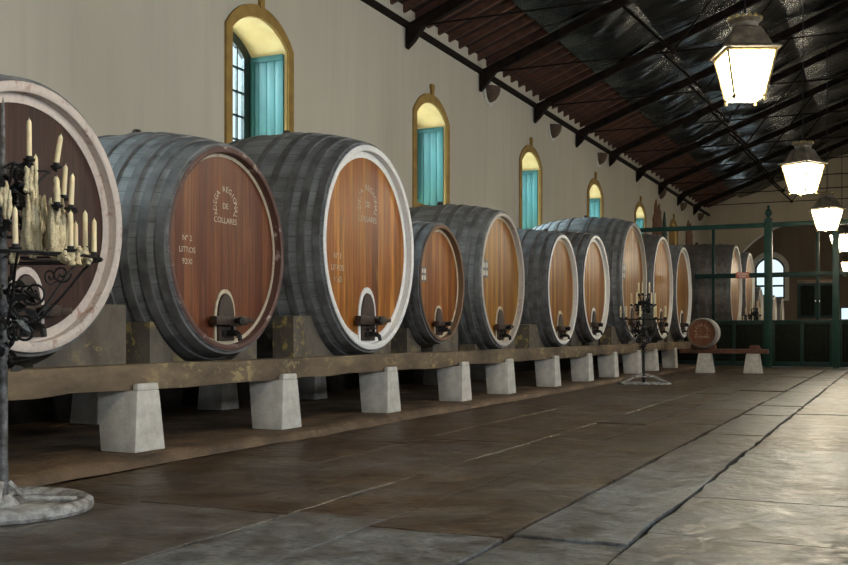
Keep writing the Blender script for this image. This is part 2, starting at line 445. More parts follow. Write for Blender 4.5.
# other walls: unseen right windows and front portal added for daylight; dark to cut fill
DO = [(-4.2, -2.2), (0.2, 2.2), (5.6, 7.6), (11.5, 13.0), (17.4, 18.9), (23.3, 24.8), (29.2, 30.7), (41, 42.5)]
ZD0, ZD = 3.2, 5.5
mb = MB(); yp = Y0
for a, b in DO:
    mb.box(XW, XW + .6, yp, a, -.2, ztop); mb.box(XW, XW + .6, a, b, ZD, ztop); mb.box(XW, XW + .6, a, b, -.2, ZD0); yp = b
mb.box(XW, XW + .6, yp, Y1 + .4, -.2, ztop)
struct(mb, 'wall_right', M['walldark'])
zr = zroof(0) - .02
def gable(mb, y0, y1, hole):
    x0, x1, z1 = hole[0], hole[1], hole[2]
    mb.prism([(-XW, -.2), (x0, -.2), (x0, z1), (-XW, z1)], 'y', y0, y1)
    mb.prism([(x1, -.2), (XW, -.2), (XW, z1), (x1, z1)], 'y', y0, y1)
    mb.prism([(-XW, z1), (XW, z1), (XW, ztop), (0, zr), (-XW, ztop)], 'y', y0, y1)
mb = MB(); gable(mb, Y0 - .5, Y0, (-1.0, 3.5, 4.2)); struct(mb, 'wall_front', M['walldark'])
# back gable wall with a wide arched opening, and the wall of the room beyond
mb = MB()
aw = arch(-7.2, -.3, 0, 3.6, 6.1, 24)
mb.prism([(-XW, -.2), (-7.2, -.2), (-7.2, 6.2), (-XW, 6.2)], 'y', Y1, Y1 + .5)
mb.prism([(-.3, -.2), (XW, -.2), (XW, 6.2), (-.3, 6.2)], 'y', Y1, Y1 + .5)
mb.prism([(-7.2, 6.2)] + aw[2:][::-1] + [(-.3, 6.2)], 'y', Y1, Y1 + .5)
mb.prism([(-XW, 6.2), (XW, 6.2), (XW, ztop), (0, zr), (-XW, ztop)], 'y', Y1, Y1 + .5)
struct(mb, 'wall_back', M['wallback'])
BW = (-6.35, -4.95)   # window in the far room
YB = 53.2
mb = MB()
mb.box(-XW, BW[0], YB, YB + .5, -.2, 7); mb.box(BW[1], -2.45, YB, YB + .5, -.2, 7)
mb.box(BW[0], BW[1], YB, YB + .5, -.2, 2.7)
mb.prism([(BW[0], 7)] + arch(BW[0], BW[1], 2.7, 4.25, 4.75, 12)[2:][::-1] + [(BW[1], 7)], 'y', YB, YB + .5)
mb.box(-2.45, -1.4, YB, YB + .5, -.2, 1.6); mb.box(-2.45, -1.4, YB, YB + .5, 2.25, 7)
mb.box(-1.4, XW, YB, YB + .5, -.2, 7)
mb.box(-XW - .3, -XW, Y1 + .5, YB + .5, -.2, 7); mb.box(XW, XW + .3, Y1 + .5, YB + .5, -.2, 7)
mb.box(-XW, XW, Y1 + .5, YB + .5, 7, 7.2)
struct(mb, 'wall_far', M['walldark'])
w = empty('window_9', (-5.65, YB, 2.7)); tag(w, kind='structure')
m = MB().ring(arch(-.9, .9, -.12, 1.6, 2.3), arch(-.70, .70, 0, 1.55, 2.05), 'y', -.06, .0); m.build('surround', M['plasterpale'], w)
m = MB().ring(arch(-.70, .70, 0, 1.55, 2.05), arch(-.62, .62, .08, 1.5, 1.95), 'y', .05, .12)
for zz in (.62, 1.2): m.box(-.65, .65, .06, .11, zz - .05, zz + .05)
m.box(-.05, .05, .06, .11, 0, 2.0)
c_ = m.build('casement', M['tealdark'], w); MB().prism(arch(-.62, .62, .08, 1.5, 1.95), 'y', .08, .09).build('pane', M['glass'], c_)
w = empty('window_10', (-1.92, YB, 1.6)); tag(w, kind='structure')
m = MB().ring([(-.53, 0), (.53, 0), (.53, .65), (-.53, .65)], [(-.46, .06), (.46, .06), (.46, .59), (-.46, .59)], 'y', .05, .12)
c_ = m.build('casement', M['tealdark'], w); MB().box(-.46, .46, .08, .09, .06, .59).build('pane', M['glass'], c_)

# ------------------------------------------------------------------ roof
mb = MB()
for sx in (-1, 1):
    e = XW + .9
    mb.prism([(sx * e, zroof(e)), (0, zroof(0)), (0, zroof(0) + .12), (sx * e, zroof(e) + .12)], 'y', Y0 - .6, Y1 + .6)
ceil = struct(mb, 'ceiling', M['deck'], smooth=20)
y = 9.0
rm = MB(); e0, e1 = XW + .3, 6.2
rm.hexa([(-e0, -.04, zroof(e0) - .15), (-e1, -.04, zroof(e1) - .15), (-e1, .04, zroof(e1) - .15), (-e0, .04, zroof(e0) - .15)],
        [(-e0, -.04, zroof(e0)), (-e1, -.04, zroof(e1)), (-e1, .04, zroof(e1)), (-e0, .04, zroof(e0))])
rme = rm.mesh('rafter', M['rafter'], 0, 20)
k = 0
while y < 49.5:
    o = bpy.data.objects.new('rafter', rme); o.location = (0, y, 0); o.parent = ceil; C.objects.link(o); y += .52 if y < 36 else .75
# wall plate
mb = MB(); mb.box(-XW, -XW + .10, Y0, Y1, ZP - .045, ZP + .045); struct(mb, 'trim_2', M['truss'])
# sheets of dark foil insulation, sagging between the trusses
TY = [-.9 + 3.63 * i for i in range(14)]       # 17.2 is one of them
TY = [16.9 + 3.635 * i for i in range(-5, 9)]
fr = random.Random(5)
bays = [(Y0, TY[0])] + list(zip(TY[:-1], TY[1:])) + [(TY[-1], Y1)]
for (ya, yb) in bays:
    for sx in (-1, 1):
        for (xa, xb) in ((6.65, 5.0), (5.0, 2.5), (2.5, .02)):
            nx, ny = 18, 60; v = []
            ph = [fr.uniform(0, 6.28) for _ in range(6)]; fq = fr.uniform(1.5, 3)
            for i in range(nx + 1):
                u = i / nx
                for j in range(ny + 1):
                    q = j / ny; X = xa + (xb - xa) * u; Y = ya + (yb - ya) * q
                    sag = .16 * sin(PI * u) * (.6 + .4 * sin(PI * q)) * 1.0
                    wr = .026 * sin(q * 24 + u * 3 * fq + ph[0]) * sin(q * 5 + ph[4]) + .022 * sin(q * 13 - u * 5 + ph[1]) + .014 * sin(q * 52 + 2 * sin(u * 3 + ph[2]) + ph[3]) * (.3 + u)
                    v.append((sx * X, Y, zroof(X) - .19 - sag + wr * (.3 + sin(PI * u))))
            f = [(i * (ny + 1) + j, i * (ny + 1) + j + 1, (i + 1) * (ny + 1) + j + 1, (i + 1) * (ny + 1) + j) for i in range(nx) for j in range(ny)]
            MB().add(v, f).build('insulation_sheet', M['foil'], ceil, smooth=70)
# trusses
def truss(y):
    r = empty('roof_truss', (0, y, ZP))
    for sx in (-1, 1):
        a, b = XW - .02, .0
        d0, d1 = .36, .56
        q = lambda x, dz: (sx * x, dz, 0)
        m = MB(); w_ = .06
        m.hexa([(sx * a, -w_, zroof(a) - d1 - ZP), (sx * b, -w_, zroof(b) - d1 - ZP), (sx * b, w_, zroof(b) - d1 - ZP), (sx * a, w_, zroof(a) - d1 - ZP)],
               [(sx * a, -w_, zroof(a) - d0 - ZP), (sx * b, -w_, zroof(b) - d0 - ZP), (sx * b, w_, zroof(b) - d0 - ZP), (sx * a, w_, zroof(a) - d0 - ZP)])
        m.build('principal_rafter', M['truss'], r, bevel=.01)
        x = 4.0
        MB().tube([(sx * x, 0, -.02), (sx * 5.0, 0, zroof(5.0) - d1 - ZP)], .03, 6).build('strut', M['truss'], r)
        MB().tube([(sx * x, 0, -.02), (sx * 2.4, 0, zroof(2.4) - d1 - ZP)], .022, 6).build('strut', M['truss'], r)
        m = MB(); m.prism([(sx * (XW - .02), -.42), (sx * (XW - .02), .05), (sx * (XW - .45), .05), (sx * (XW - .16), -.3)], 'y', -.07, .07)
        m.build('wall_bracket', M['truss'], r, bevel=.01)
    MB().tube([(-XW + .1, 0, -.02), (XW - .1, 0, -.02)], .018, 6).build('tie_rod', M['truss'], r)
    MB().tube([(0, 0, -.02), (0, 0, zroof(0) - .62 - ZP)], .018, 6).build('king_rod', M['truss'], r)
    MB().lathe([(.02, -.09), (.06, -.05), (.07, 0), (.06, .05), (.02, .09)], (-4.0, 0, -.02), 'y', 10).build('joint_plate', M['truss'], r)
    return r
vis = [y for y in TY if y > 8]
ORD = ['first', 'second', 'third', 'fourth', 'fifth', 'sixth', 'seventh', 'eighth', 'ninth', 'tenth', 'eleventh', 'twelfth', 'thirteenth']
proto = None
for i, y in enumerate(vis):
    o = truss(y) if proto is None else copy_tree(proto)
    if proto is None: proto = o
    o.location = (0, y, ZP)
    tag(o, 'dark timber roof truss with iron tie rod, %s counted from the back gable' % ORD[len(vis) - 1 - i], 'roof truss', 'timber trusses under the roof')
# ------------------------------------------------------------------ casks
class CaskGeo: pass
def cask_geo(R, k, L, b, by=None):
    g = CaskGeo(); g.R, g.k, g.L, g.b = R, k, L, b
    by = b if by is None else by
    bul = lambda t: 1 - (2 * t - 1) ** 2
    g.ky = lambda r, h: k * (R + by * bul(min(1, max(0, -h / L)))) / (R + b * bul(min(1, max(0, -h / L))))
    g.kt = lambda t: g.ky(0, -t * L)
    g.r = lambda t: R + b * (1 - (2 * t - 1) ** 2)
    return g
IN = .085
def make_cask(x, y, zc, R, k=.95, L=2.3, b=None, head=None, rim=None, ring=None, staves=None, ringw=.07, chimew=.06,
              letters=True, plate=False, seed=1, hatch=True, detail=True, hoops=None, axis=0.0, nm='wine_cask', by=None):
    b = .13 * R if b is None else b
    g = cask_geo(R, k, L, b, by)
    zb = zc - R
    root = empty(nm, (x, y, zb), axis)
    off = (0, 0, R)
    N = 64 if detail else 40
    # staves: outer surface from the front rim to the back, with the recessed back head
    prof = [(g.r(0) - chimew * .55, -.004)]
    prof += [(g.r(i / 16), -L * i / 16 - (.012 if i == 0 else 0)) for i in range(17)]
    prof += [(R - .06, -L), (R - .07, -L + .1)]
    MB().lathe(prof, (0, 0, 0), 'x', N, g.ky, cap=False).build('staves', staves, root, off, smooth=50)
    # chime: rim that stands proud of the recessed head
    i0 = R - chimew
    rp = [(R - .012, -.035), (R - .004, -.006), (R - .014, .0), (i0 + .01, 0), (i0, -.008), (i0 + .0, -IN - .02), (i0 + .03, -IN - .02)]
    MB().lathe(rp, (0, 0, 0), 'x', N, k, close=True).build('chime_rim', rim, root, off, smooth=40)
    hd = MB().lathe([(.001, -IN - .03), (i0 + .005, -IN - .03), (i0 + .005, -IN), (.001, -IN)], (0, 0, 0), 'x', N, k, cap=False)
    hd.build('head', head, root, off, smooth=30)
    MB().lathe([(i0 - ringw, -IN + .001), (i0 - ringw, -IN + .006), (i0, -IN + .006), (i0, -IN + .001)], (0, 0, 0), 'x', N, k, close=True).build('head_ring', ring, root, off, smooth=30)
    hs = hoops or (.035, .11, .19, .29, .40, .60, .71, .81, .89, .96)
    for t in hs:
        hw = .042 if R > .7 else .02
        th = .018 if R > .7 else .006
        t0, t1 = max(.012, t - hw / L), min(.99, t + hw / L)
        hp = [(g.r(t0) - .004, -L * t0), (g.r(t0) + th, -L * t0), (g.r(t1) + th, -L * t1), (g.r(t1) - .004, -L * t1)]
        MB().lathe(hp, (0, 0, 0), 'x', N, g.ky, close=True).build('hoop', M['hoop'], root, off, smooth=30)
    # bung on the top
    if R > .7:
        tb = .5
        MB().lathe([(.05, -.02), (.05, .03), (.035, .06), (.001, .065)], (-L * tb, 0, g.r(tb)), 'z', 10).build('bung', M['darkwood'], root, off)
    fx = -IN
    if hatch:
        s = R / 1.1
        hw_, hh = .155 * s, .52 * s
        zb_ = -(i0) + .035; za = zb_ + hh
        def ogive(w, z0, z1, n=8):
            zs = z0 + (z1 - z0) * .45
            pts = [(-w, z0), (w, z0), (w, zs)]
            pts += [(w * cos(PI / 2 * i / n) ** .9, zs + (z1 - zs) * sin(PI / 2 * i / n)) for i in range(1, n)]
            pts += [(0, z1)]
            pts += [(-w * cos(PI / 2 * i / n) ** .9, zs + (z1 - zs) * sin(PI / 2 * i / n)) for i in range(n - 1, 0, -1)]
            return pts + [(-w, zs)]
        bw = .042 * s if ringw > .04 else .03 * s
        MB().ring(ogive(hw_ + bw, zb_, za + bw * 1.4), ogive(hw_, zb_ + .002, za), 'x', fx, fx + .014).build('hatch_border', ring, root, off, smooth=30)
        ht = MB().prism(ogive(hw_ - .006, zb_ + .004, za - .01), 'x', fx, fx + .03).build('hatch', M['darkwood'], root, off, bevel=.004)
        m = MB(); zc_ = zb_ + hh * .42
        m.box(fx + .03, fx + .11, -.31 * s, .27 * s, zc_ - .045 * s, zc_ + .05 * s)
        m.box(fx + .06, fx + .10, .27 * s, .42 * s, zc_ - .018, zc_ + .03)
        m.build('crossbar', M['darkwood'], root, off, bevel=.012)
        MB().lathe([(.001, .03), (.055 * s, .03), (.055 * s, .06), (.03 * s, .07), (.03 * s, .15), (.045 * s, .155), (.045 * s, .185), (.001, .19)], (fx, .03 * s, zc_), 'x', 10, cap=False).build('clamp_screw', M['iron'], root, off)
        zt = zb_ + .075
        m = MB().tube([(fx + .02, 0, zt), (fx + .14, 0, zt), (fx + .17, 0, zt - .02), (fx + .18, 0, zt - .07)], [.03, .028, .024, .022], 8)
        m.box(fx + .08, fx + .11, -.012, .012, zt + .02, zt + .075); m.box(fx + .082, fx + .108, -.06, .06, zt + .065, zt + .085)
        m.box(fx + .02, fx + .05, -.09 * s, .16 * s, zt - .03, zt + .025)
        m.build('tap', M['iron'], root, off)
    if letters:
        m = MB(); s = R / 1.05
        def put(body, size, cy, cz, ang=0):
            v, f = text_verts(body, size)
            ca, sa = cos(ang), sin(ang)
            m.add([(fx + .0035, cy + p[0] * ca - p[1] * sa, cz + p[0] * sa + p[1] * ca) for p in v], f)
        cy, cz = .02 * s, .42 * R
        arcs = 'ADEGA REGIONAL'
        for i, ch in enumerate(arcs):
            if ch == ' ': continue
            a = rad(205 - 230 * i / (len(arcs) - 1))
            rr = .155 * s
            put(ch, .085 * s, cy + rr * cos(a), cz + rr * sin(a), a - PI / 2)
        put('DE', .085 * s, cy, cz - .02 * s); put('COLLARES', .085 * s, cy, cz - .17 * s)
        m.build('emblem_lettering', M['cream'], root, off, smooth=0); m = MB()
        ly, lz = -.61 * R * k, (.04 if seed == 2 else -.14) * R
        for q, tx in enumerate(('N\u00ba ' + str(seed), 'LITROS', str(9280 - 40 * seed))):
            put(tx, .08 * s, ly, lz - q * .115 * s)
        m.build('number_lettering', M['cream'], root, off, smooth=0)
    if plate:
        s = R / 1.05
        m = MB().box(fx + .001, fx + .012, -.66 * R * k - .12 * s, -.66 * R * k + .12 * s, .12 * R - .12 * s, .12 * R + .14 * s)
        p = m.build('number_plate', M['greyiron'], root, off, bevel=.003)
        m = MB()
        for a_ in (-.052, .052):
            for c_ in (-.05, .07):
                m.box(fx + .012, fx + .015, -.66 * R * k + (a_ - .036) * s, -.66 * R * k + (a_ + .036) * s, .12 * R + (c_ - .04) * s, .12 * R + (c_ + .035) * s)
        m.build('lettering', M['plasterpale'], p, smooth=0)
    root['_g'] = 0
    return root, g

P = {}
P['white'] = paint_mat('white_rim_paint', (.86, .85, .81), (.42, .36, .30), .26, 1)
P['pink'] = paint_mat('pinkish_rim_paint', (.62, .54, .48), (.30, .14, .09), .42, 2)
P['cream'] = paint_mat('cream_ring_paint', (.58, .50, .36), (.26, .13, .06), .42, 3)
P['worn'] = paint_mat('worn_red_rim', (.11, .05, .037), (.55, .46, .38), .40, 5)
P['brown'] = paint_mat('bare_brown_rim', (.17, .095, .05), (.09, .05, .03), .4, 6)
P['greywhite'] = paint_mat('grey_white_rim', (.52, .48, .42), (.24, .16, .10), .40, 7)
SA = stave_mat('weathered_staves', (.34, .36, .365), (.10, .098, .095), 1)
SB = stave_mat('dark_weathered_staves', (.20, .195, .19), (.058, .053, .05), 2)
SC_ = stave_mat('brown_grey_staves', (.19, .155, .13), (.075, .06, .05), 3)
H = [None,
     head_mat('dark_brown_head', (.075, .033, .02), (.036, .015, .009), 1, .45, .0, spec=.25),
     head_mat('reddish_head', (.27, .095, .032), (.115, .034, .014), 2, .45, .0, spec=.3),
     head_mat('golden_head', (.62, .255, .045), (.115, .028, .006), 3, .34, .0, 6.5, spec=.22),
     head_mat('orange_head', (.40, .16, .036), (.18, .058, .014), 4, .38, .0, spec=.18),
     head_mat('honey_head', (.54, .275, .042), (.165, .06, .010), 5, .38, .0, spec=.16),
     head_mat('amber_head', (.51, .25, .038), (.155, .055, .010), 6, .38, .0, spec=.16)]
#        Y      zc     R      k    L    b    head   rim ring staves ringw chimew letters plate
CK = [
 (5.48, 1.815, .957, .97, 2.2, .14, H[1], P['pink'], P['pink'], SB, .07, .075, False, False),
 (7.87, 1.771, .936, .96, 2.2, .19, H[2], P['worn'], P['cream'], SA, .035, .055, True, False),
 (10.68, 1.994, 1.192, .955, 2.35, .21, H[3], P['white'], P['white'], SA, .075, .07, True, False),
 (12.75, 1.671, .787, .95, 2.0, .09, H[4], P['brown'], P['cream'], SB, .04, .05, False, True),
 (15.13, 1.832, 1.041, .93, 2.2, .17, H[5], P['greywhite'], P['cream'], SA, .035, .06, False, True),
 (18.30, 1.797, 1.011, .93, 2.2, .14, H[6], P['white'], P['cream'], SB, .05, .06, False, False),
 (20.62, 1.927, 1.064, .96, 2.2, .13, H[6], P['white'], P['white'], SC_, .06, .06, False, False),
 (23.99, 2.218, 1.352, .94, 2.4, .18, H[5], P['greywhite'], P['cream'], SA, .05, .07, False, True),
 (27.25, 2.188, 1.338, .95, 2.4, .15, H[5], P['white'], P['cream'], SC_, .05, .07, False, False),
 (30.17, 2.170, 1.303, .93, 2.4, .15, H[5], P['white'], P['white'], SB, .06, .07, False, False),
]
CD = ['dark brown cask with pinkish white rim behind the wax-covered candelabrum',
      'reddish brown lettered cask with dark red chipped rim and thin cream ring',
      'large golden brown lettered cask with broad bright white rim',
      'small brown-rimmed cask beside the large white-rimmed lettered cask',
      'tall honey-coloured cask with thin cream ring and grey number plate, fifth in the row',
      'amber cask with narrow white rim, sixth in the row from the waxy candelabrum',
      'amber cask with wide white head ring, seventh in the row before the larger far casks',
      'big weathered cask behind the distant candelabrum, eighth in the row',
      'big honey-coloured cask ninth in the row, beyond the distant candelabrum',
      'last cask of the front row before the green gate, white rimmed']
SHORT = ['dark brown cask behind the waxy candelabrum', 'reddish lettered cask with chipped rim', 'large golden white-rimmed cask', 'small brown-rimmed fourth cask',
         'honey-coloured fifth cask', 'amber sixth cask', 'amber seventh cask', 'big eighth cask', 'big ninth cask', 'last cask before the green gate']
BY = [.08, .12, .10, .03, .11, .10, .08, .12, .09, .09]
casks = []
for i, c in enumerate(CK):
    Y, zc, R, k, L, b, hm, rim, ring, st, rw, cw, let, pl = c
    o, g = make_cask(XH, Y, zc, R, k, L, b, hm, rim, ring, st, rw, cw, let, pl, i + 1, by=BY[i])
    del o['_g']
    tag(o, CD[i], 'wine cask', 'casks along the wall'); casks.append((Y, zc, g))

# cradle blocks on the front beam, one on each side of every cask
XB0, XB1 = -5.80, -6.06
LEFT = [.9, .84, 1.34, .62, .62, 1.25, 1.0, 1.25, 1.25, 1.2]
RIGHT = [1.25, .78, .97, 1.1, 1.2, .98, 1.0, 1.3, 1.25, 1.25]
for i, (Y, zc, g) in enumerate(casks):
    t1 = min(1, (-XB1 + XH) / g.L); rr = g.r(t1) + .026; kk = g.kt(t1)
    for sgn in (-1, 1):
        # outer edge of the block, leaving a gap to the neighbour
        j = i + sgn
        lim = (LEFT if sgn < 0 else RIGHT)[i]
        top = BT + rnd.uniform(.38, .46) + (.08 if i == 0 and sgn == 1 else 0)
        pts = []
        n = 12
        zsurf = lambda yy: zc - rr * math.sqrt(max(0, 1 - (yy / (rr * kk)) ** 2))
        yin = .22 * rr
        if zsurf(yin) < BL + .03:
            while zsurf(yin) < BL + .03: yin += .02
        yt = yin
        while zsurf(yt) < top and yt < lim - .05: yt += .01
        curve = [(yin + (yt - yin) * q / n, max(BL + .012, zsurf(yin + (yt - yin) * q / n))) for q in range(n + 1)]
        topz = min(top, curve[-1][1]) if yt >= lim - .06 else top
        poly = [(yin, BL)] + [(lim, BL), (lim, topz)] + curve[::-1]
        if sgn < 0: poly = [(-p[0], p[1]) for p in poly][::-1]
        m = MB().prism([(p[0], p[1] - BL) for p in poly], 'x', 0, XB1 - XB0)
        o = m.build('cradle_block', M['block'], None, (XB0, Y, BL + .001))
        tag(o, 'timber cradle block on the %s side of the %s' % ('near' if sgn < 0 else 'gate', SHORT[i]), 'cradle block', 'timber cradle blocks on the front beam')

# front beam (and the rear one in the shade), with their piers
mb = MB(); yv = [Y0 + .4]
pr = random.Random(21)
while yv[-1] < 31.0: yv.append(min(31.0, yv[-1] + pr.uniform(.3, .6)))
n = 6; vv = []
for y in yv:
    a, b, c, d = [pr.uniform(-.012, .012) for _ in range(4)]
    vv += [(-5.38 + a, y, .555 + b), (-5.385 + c, y, BT - .008 + d * .5), (-5.60, y, BT - .004), (-5.70, y, BL), (-6.1, y, BL), (-6.1, y, .555)]
k = len(yv)
ff = [(i * n + j, i * n + (j + 1) % n, (i + 1) * n + (j + 1) % n, (i + 1) * n + j) for i in range(k - 1) for j in range(n)] + [tuple(range(n - 1, -1, -1)), tuple((k - 1) * n + j for j in range(n))]
mb.add(vv, ff)
o = mb.build('support_beam', M['rail'], bevel=.008)
tag(o, 'long old timber beam with lichen patches carrying the fronts of the casks', 'beam', 'beams under the casks')
mb = MB(); mb.box(-7.62, -7.3, Y0 + .4, 31.0, .555, .60)
tag(mb.build('support_beam', M['rail'], bevel=.01), 'dark rear timber beam in the shade under the casks', 'beam', 'beams under the casks')
for i, (Y, zc, g) in enumerate(casks):     # rear bearer under each cask
    t1 = 1.8 / g.L; rr = max(g.r(t1), g.r(2.0 / g.L)) + .03; kk = g.kt(t1)
    m = MB(); zz = zc - rr
    pts = [(-.45, .602), (.45, .602)] + [(q, max(.612, zc - rr * math.sqrt(1 - (q / (rr * kk)) ** 2))) for q in [.45 - .9 * u / 10 for u in range(11)]]
    m.prism(pts, 'x', -7.55, -7.35).build('rear_bearer', M['block'], None, (0, Y, 0))
    tag(bpy.context.scene.objects[C.objects[-1].name], 'rear timber bearer on the back beam under the %s' % SHORT[i], 'cradle block', 'timber bearers on the back beam')

PX = [165, 301.7, 401, 472, 516, 561.3, 594, 619, 642, 659, 678]
f_, vx, cc, ss = 1030., 896., .90909, .41659
PY = []
for x in PX:
    d = f_ * 5.29 / (cc * (vx - x)); PY.append((d - 5.29 * ss) / cc)
def pier_mesh(w0=.36, w1=.24):
    m = MB()
    h = .553 - .08
    xb0, xb1 = .0, -.34
    m.hexa([(0, -w0 / 2, 0), (0, w0 / 2, 0), (xb1, w0 / 2, 0), (xb1, -w0 / 2, 0)], [(-.02, -w1 / 2 - .01, h), (-.02, w1 / 2 + .01, h), (xb1 - .04, w1 / 2 + .02, h), (xb1 - .04, -w1 / 2 - .06, h)])
    m.hexa([(-.02, -w1 / 2 - .01, h), (-.02, w1 / 2 + .01, h), (-.075, w1 / 2 + .01, h), (-.075, -w1 / 2 - .01, h)], [(-.025, -w1 / 2, h + .055), (-.025, w1 / 2, h + .055), (-.073, w1 / 2, h + .055), (-.073, -w1 / 2, h + .055)])
    return m.mesh('support_pier', M['white'], .012, 40)
pm = pier_mesh()
for i, y in enumerate(PY):
    o = bpy.data.objects.new('support_pier', pm); C.objects.link(o); o.location = (-5.285, y - .18, .08)
    tag(o, 'whitewashed tapering pier under the cask beam, %s counted from the waxy candelabrum' % ORD[i], 'pier', 'white piers under the cask beam')
m = MB(); m.hexa([(0, -.18, 0), (0, .18, 0), (-.36, .18, 0), (-.36, -.18, 0)], [(-.02, -.14, .473), (-.02, .14, .473), (-.34, .14, .473), (-.34, -.14, .473)])
pb = m.mesh('support_pier', M['white'], .012, 40)
for i, y in enumerate((8.2, 10.3, 12.45, 14.6, 16.8, 19.0)):
    o = bpy.data.objects.new('support_pier', pb); C.objects.link(o); o.location = (-7.28, y, .08)
    tag(o, 'pale pier in the shade under the rear beam, %s counted from the waxy candelabrum' % ORD[i], 'pier', 'rear piers in the shade')

# ------------------------------------------------------------------ small cask on its own low beam
SX, SY = -4.42, 26.6
m = MB(); m.box(-5.0, -2.86, SY - .14, SY + .16, .49, .60)
tag(m.build('support_beam', M['smallrail'], bevel=.015), 'short red-brown beam carrying the small cask in front of the gate', 'beam', 'beams under the casks')
m = MB(); m.prism([(-.18, 0), (.12, 0), (.05, .1), (-.12, .1)], 'y', -.1, .1).build('timber_wedge', M['smallrail'], None, (-3.15, SY, .60))
tag(C.objects[-1], 'wooden wedge lying on the short red-brown beam', 'wedge')
m = MB(); w0, w1 = .22, .15
m.hexa([(-w0, -.17, 0), (w0, -.17, 0), (w0, .2, 0), (-w0, .2, 0)], [(-w1, -.12, .488), (w1, -.12, .488), (w1, .14, .488), (-w1, .14, .488)])
ps = m.mesh('support_pier', M['white'], .012, 40)
for x, lb in ((-4.38, 'whitewashed pier under the small cask in front of the gate'), (-3.22, 'whitewashed pier at the free end of the short red-brown beam')):
    o = bpy.data.objects.new('support_pier', ps); C.objects.link(o); o.location = (x, SY, 0); tag(o, lb, 'pier', 'piers under the short beam')
o, g = make_cask(SX, SY - .35, 1.0, .355, 1.0, .78, .03, head_mat('small_cask_head', (.28, .11, .045), (.17, .06, .025), 9, .4, .1, 16), P['brown'], P['brown'], P['greywhite'], .0251, .03, False, False, 11, False, True, (.05, .2, .8, .95), axis=-PI / 2, nm='small_cask')
del o['_g']
m = MB()
for i in range(9):
    a = rad(210 - 240 * i / 8); v, f = text_verts('ADEGACOLA'[i], .07)
    ca, sa = cos(a - PI / 2), sin(a - PI / 2)
    m.add([(-IN + .004, .13 * cos(a) + p[0] * ca - p[1] * sa, .05 + .13 * sin(a) + p[0] * sa + p[1] * ca) for p in v], f)
v, f = text_verts('COLLARES', .075); m.add([(-IN + .004, p[0], p[1] - .12) for p in v], f)
m.build('lettering', M['cream'], o, (0, 0, .355), smooth=0)
tag(o, 'small red-brown cask with white hooped body lying in front of the gate', 'wine cask')
for s_, lb in ((-1, 'wooden chock on the wall side of the small cask'), (1, 'wooden chock on the aisle side of the small cask')):
    m = MB(); q = [(s_ * .12, 0), (s_ * .30, 0), (s_ * .30, .11), (s_ * .26, .085), (s_ * .2, .045), (s_ * .12, .012)]
    m.prism(q, 'y', -.1, .1).build('chock', M['smallrail'], None, (SX, SY, .60)); tag(C.objects[-1], lb, 'chock')

# ------------------------------------------------------------------ gate (partition) across the hall
GY = 31.85
gt = empty('partition_gate', (-3.42, GY, 0))
tag(gt, 'tall dark green timber gate with panelled base across the hall', 'gate')
gx = lambda x: x + 3.42
def gp(name, mat, fn, bevel=.008, parent=None):
    m = MB(); fn(m); return m.build(name, mat, parent or gt, bevel=bevel)
gp('top_rail', M['gatepost'], lambda m: m.box(gx(-8.05), gx(3.0), -.07, .07, 4.12, 4.25))
gp('middle_rail', M['gate'], lambda m: m.box(gx(-5.55), gx(3.0), -.05, .05, 2.64, 2.78))
for x, w_, mt in ((-3.42, .11, 'gatepost'), (-1.57, .09, 'gatepost')):
    p = gp('post', M[mt], lambda m: m.box(gx(x) - w_, gx(x) + w_, -.11, .11, 0, 4.32))
    if x == -3.42:
        MB().lathe([(.12, 4.32), (.12, 4.36), (.05, 4.39), (.05, 4.43), (.1, 4.5), (.11, 4.56), (.06, 4.63), (.03, 4.68), (.05, 4.72), (.001, 4.78)], (gx(x), 0, 0), 'z', 14).build('finial', M['gatepost'], p)
for x in (-5.0, -2.06): gp('mullion', M['gate'], lambda m: m.box(gx(x) - .045, gx(x) + .045, -.045, .045, 1.38 if x > -4 else 0, 4.12))
def leaf(name, x0, x1, z1, n):
    def fr_(m):
        m.box(gx(x0), gx(x1), -.04, .04, z1 - .12, z1); m.box(gx(x0), gx(x1), -.04, .04, .02, .16)
        for i in range(n + 1):
            q = x0 + (x1 - x0) * i / n; m.box(gx(q) - .05, gx(q) + .05, -.041, .041, .02, z1)
    a = gp(name, M['gate'], fr_, .005)
    for i in range(n):
        q0 = x0 + (x1 - x0) * i / n + .05; q1 = x0 + (x1 - x0) * (i + 1) / n - .05
        gp('base_panel', M['gatepanel'], lambda m: (m.box(gx(q0), gx(q1), -.02, .02, .16, z1 - .12), m.box(gx(q0) + .09, gx(q1) - .09, -.032, .032, .27, z1 - .23)), .01, a)
leaf('base_frame', -7.0, -3.55, 1.38, 4)
leaf('gate_leaf', -3.29, -1.68, 1.38, 2)
leaf('gate_leaf', -1.46, 2.0, 1.38, 4)
m = MB(); m.box(-.19, .19, -.012, .012, -.09, .09)
sg = m.build('sign', M['signred'], None, (-4.15, GY - .064, 2.715), bevel=.004)
tag(sg, 'small salmon red sign on the middle rail of the gate', 'sign')
m = MB()
for zz, w_ in ((.035, .13), (-.035, .10)):
    q = -w_
    while q < w_: m.box(q, q + .028, -.0145, -.012, zz - .022, zz + .022); q += .042
m.build('lettering', M['plasterpale'], sg, smooth=0)

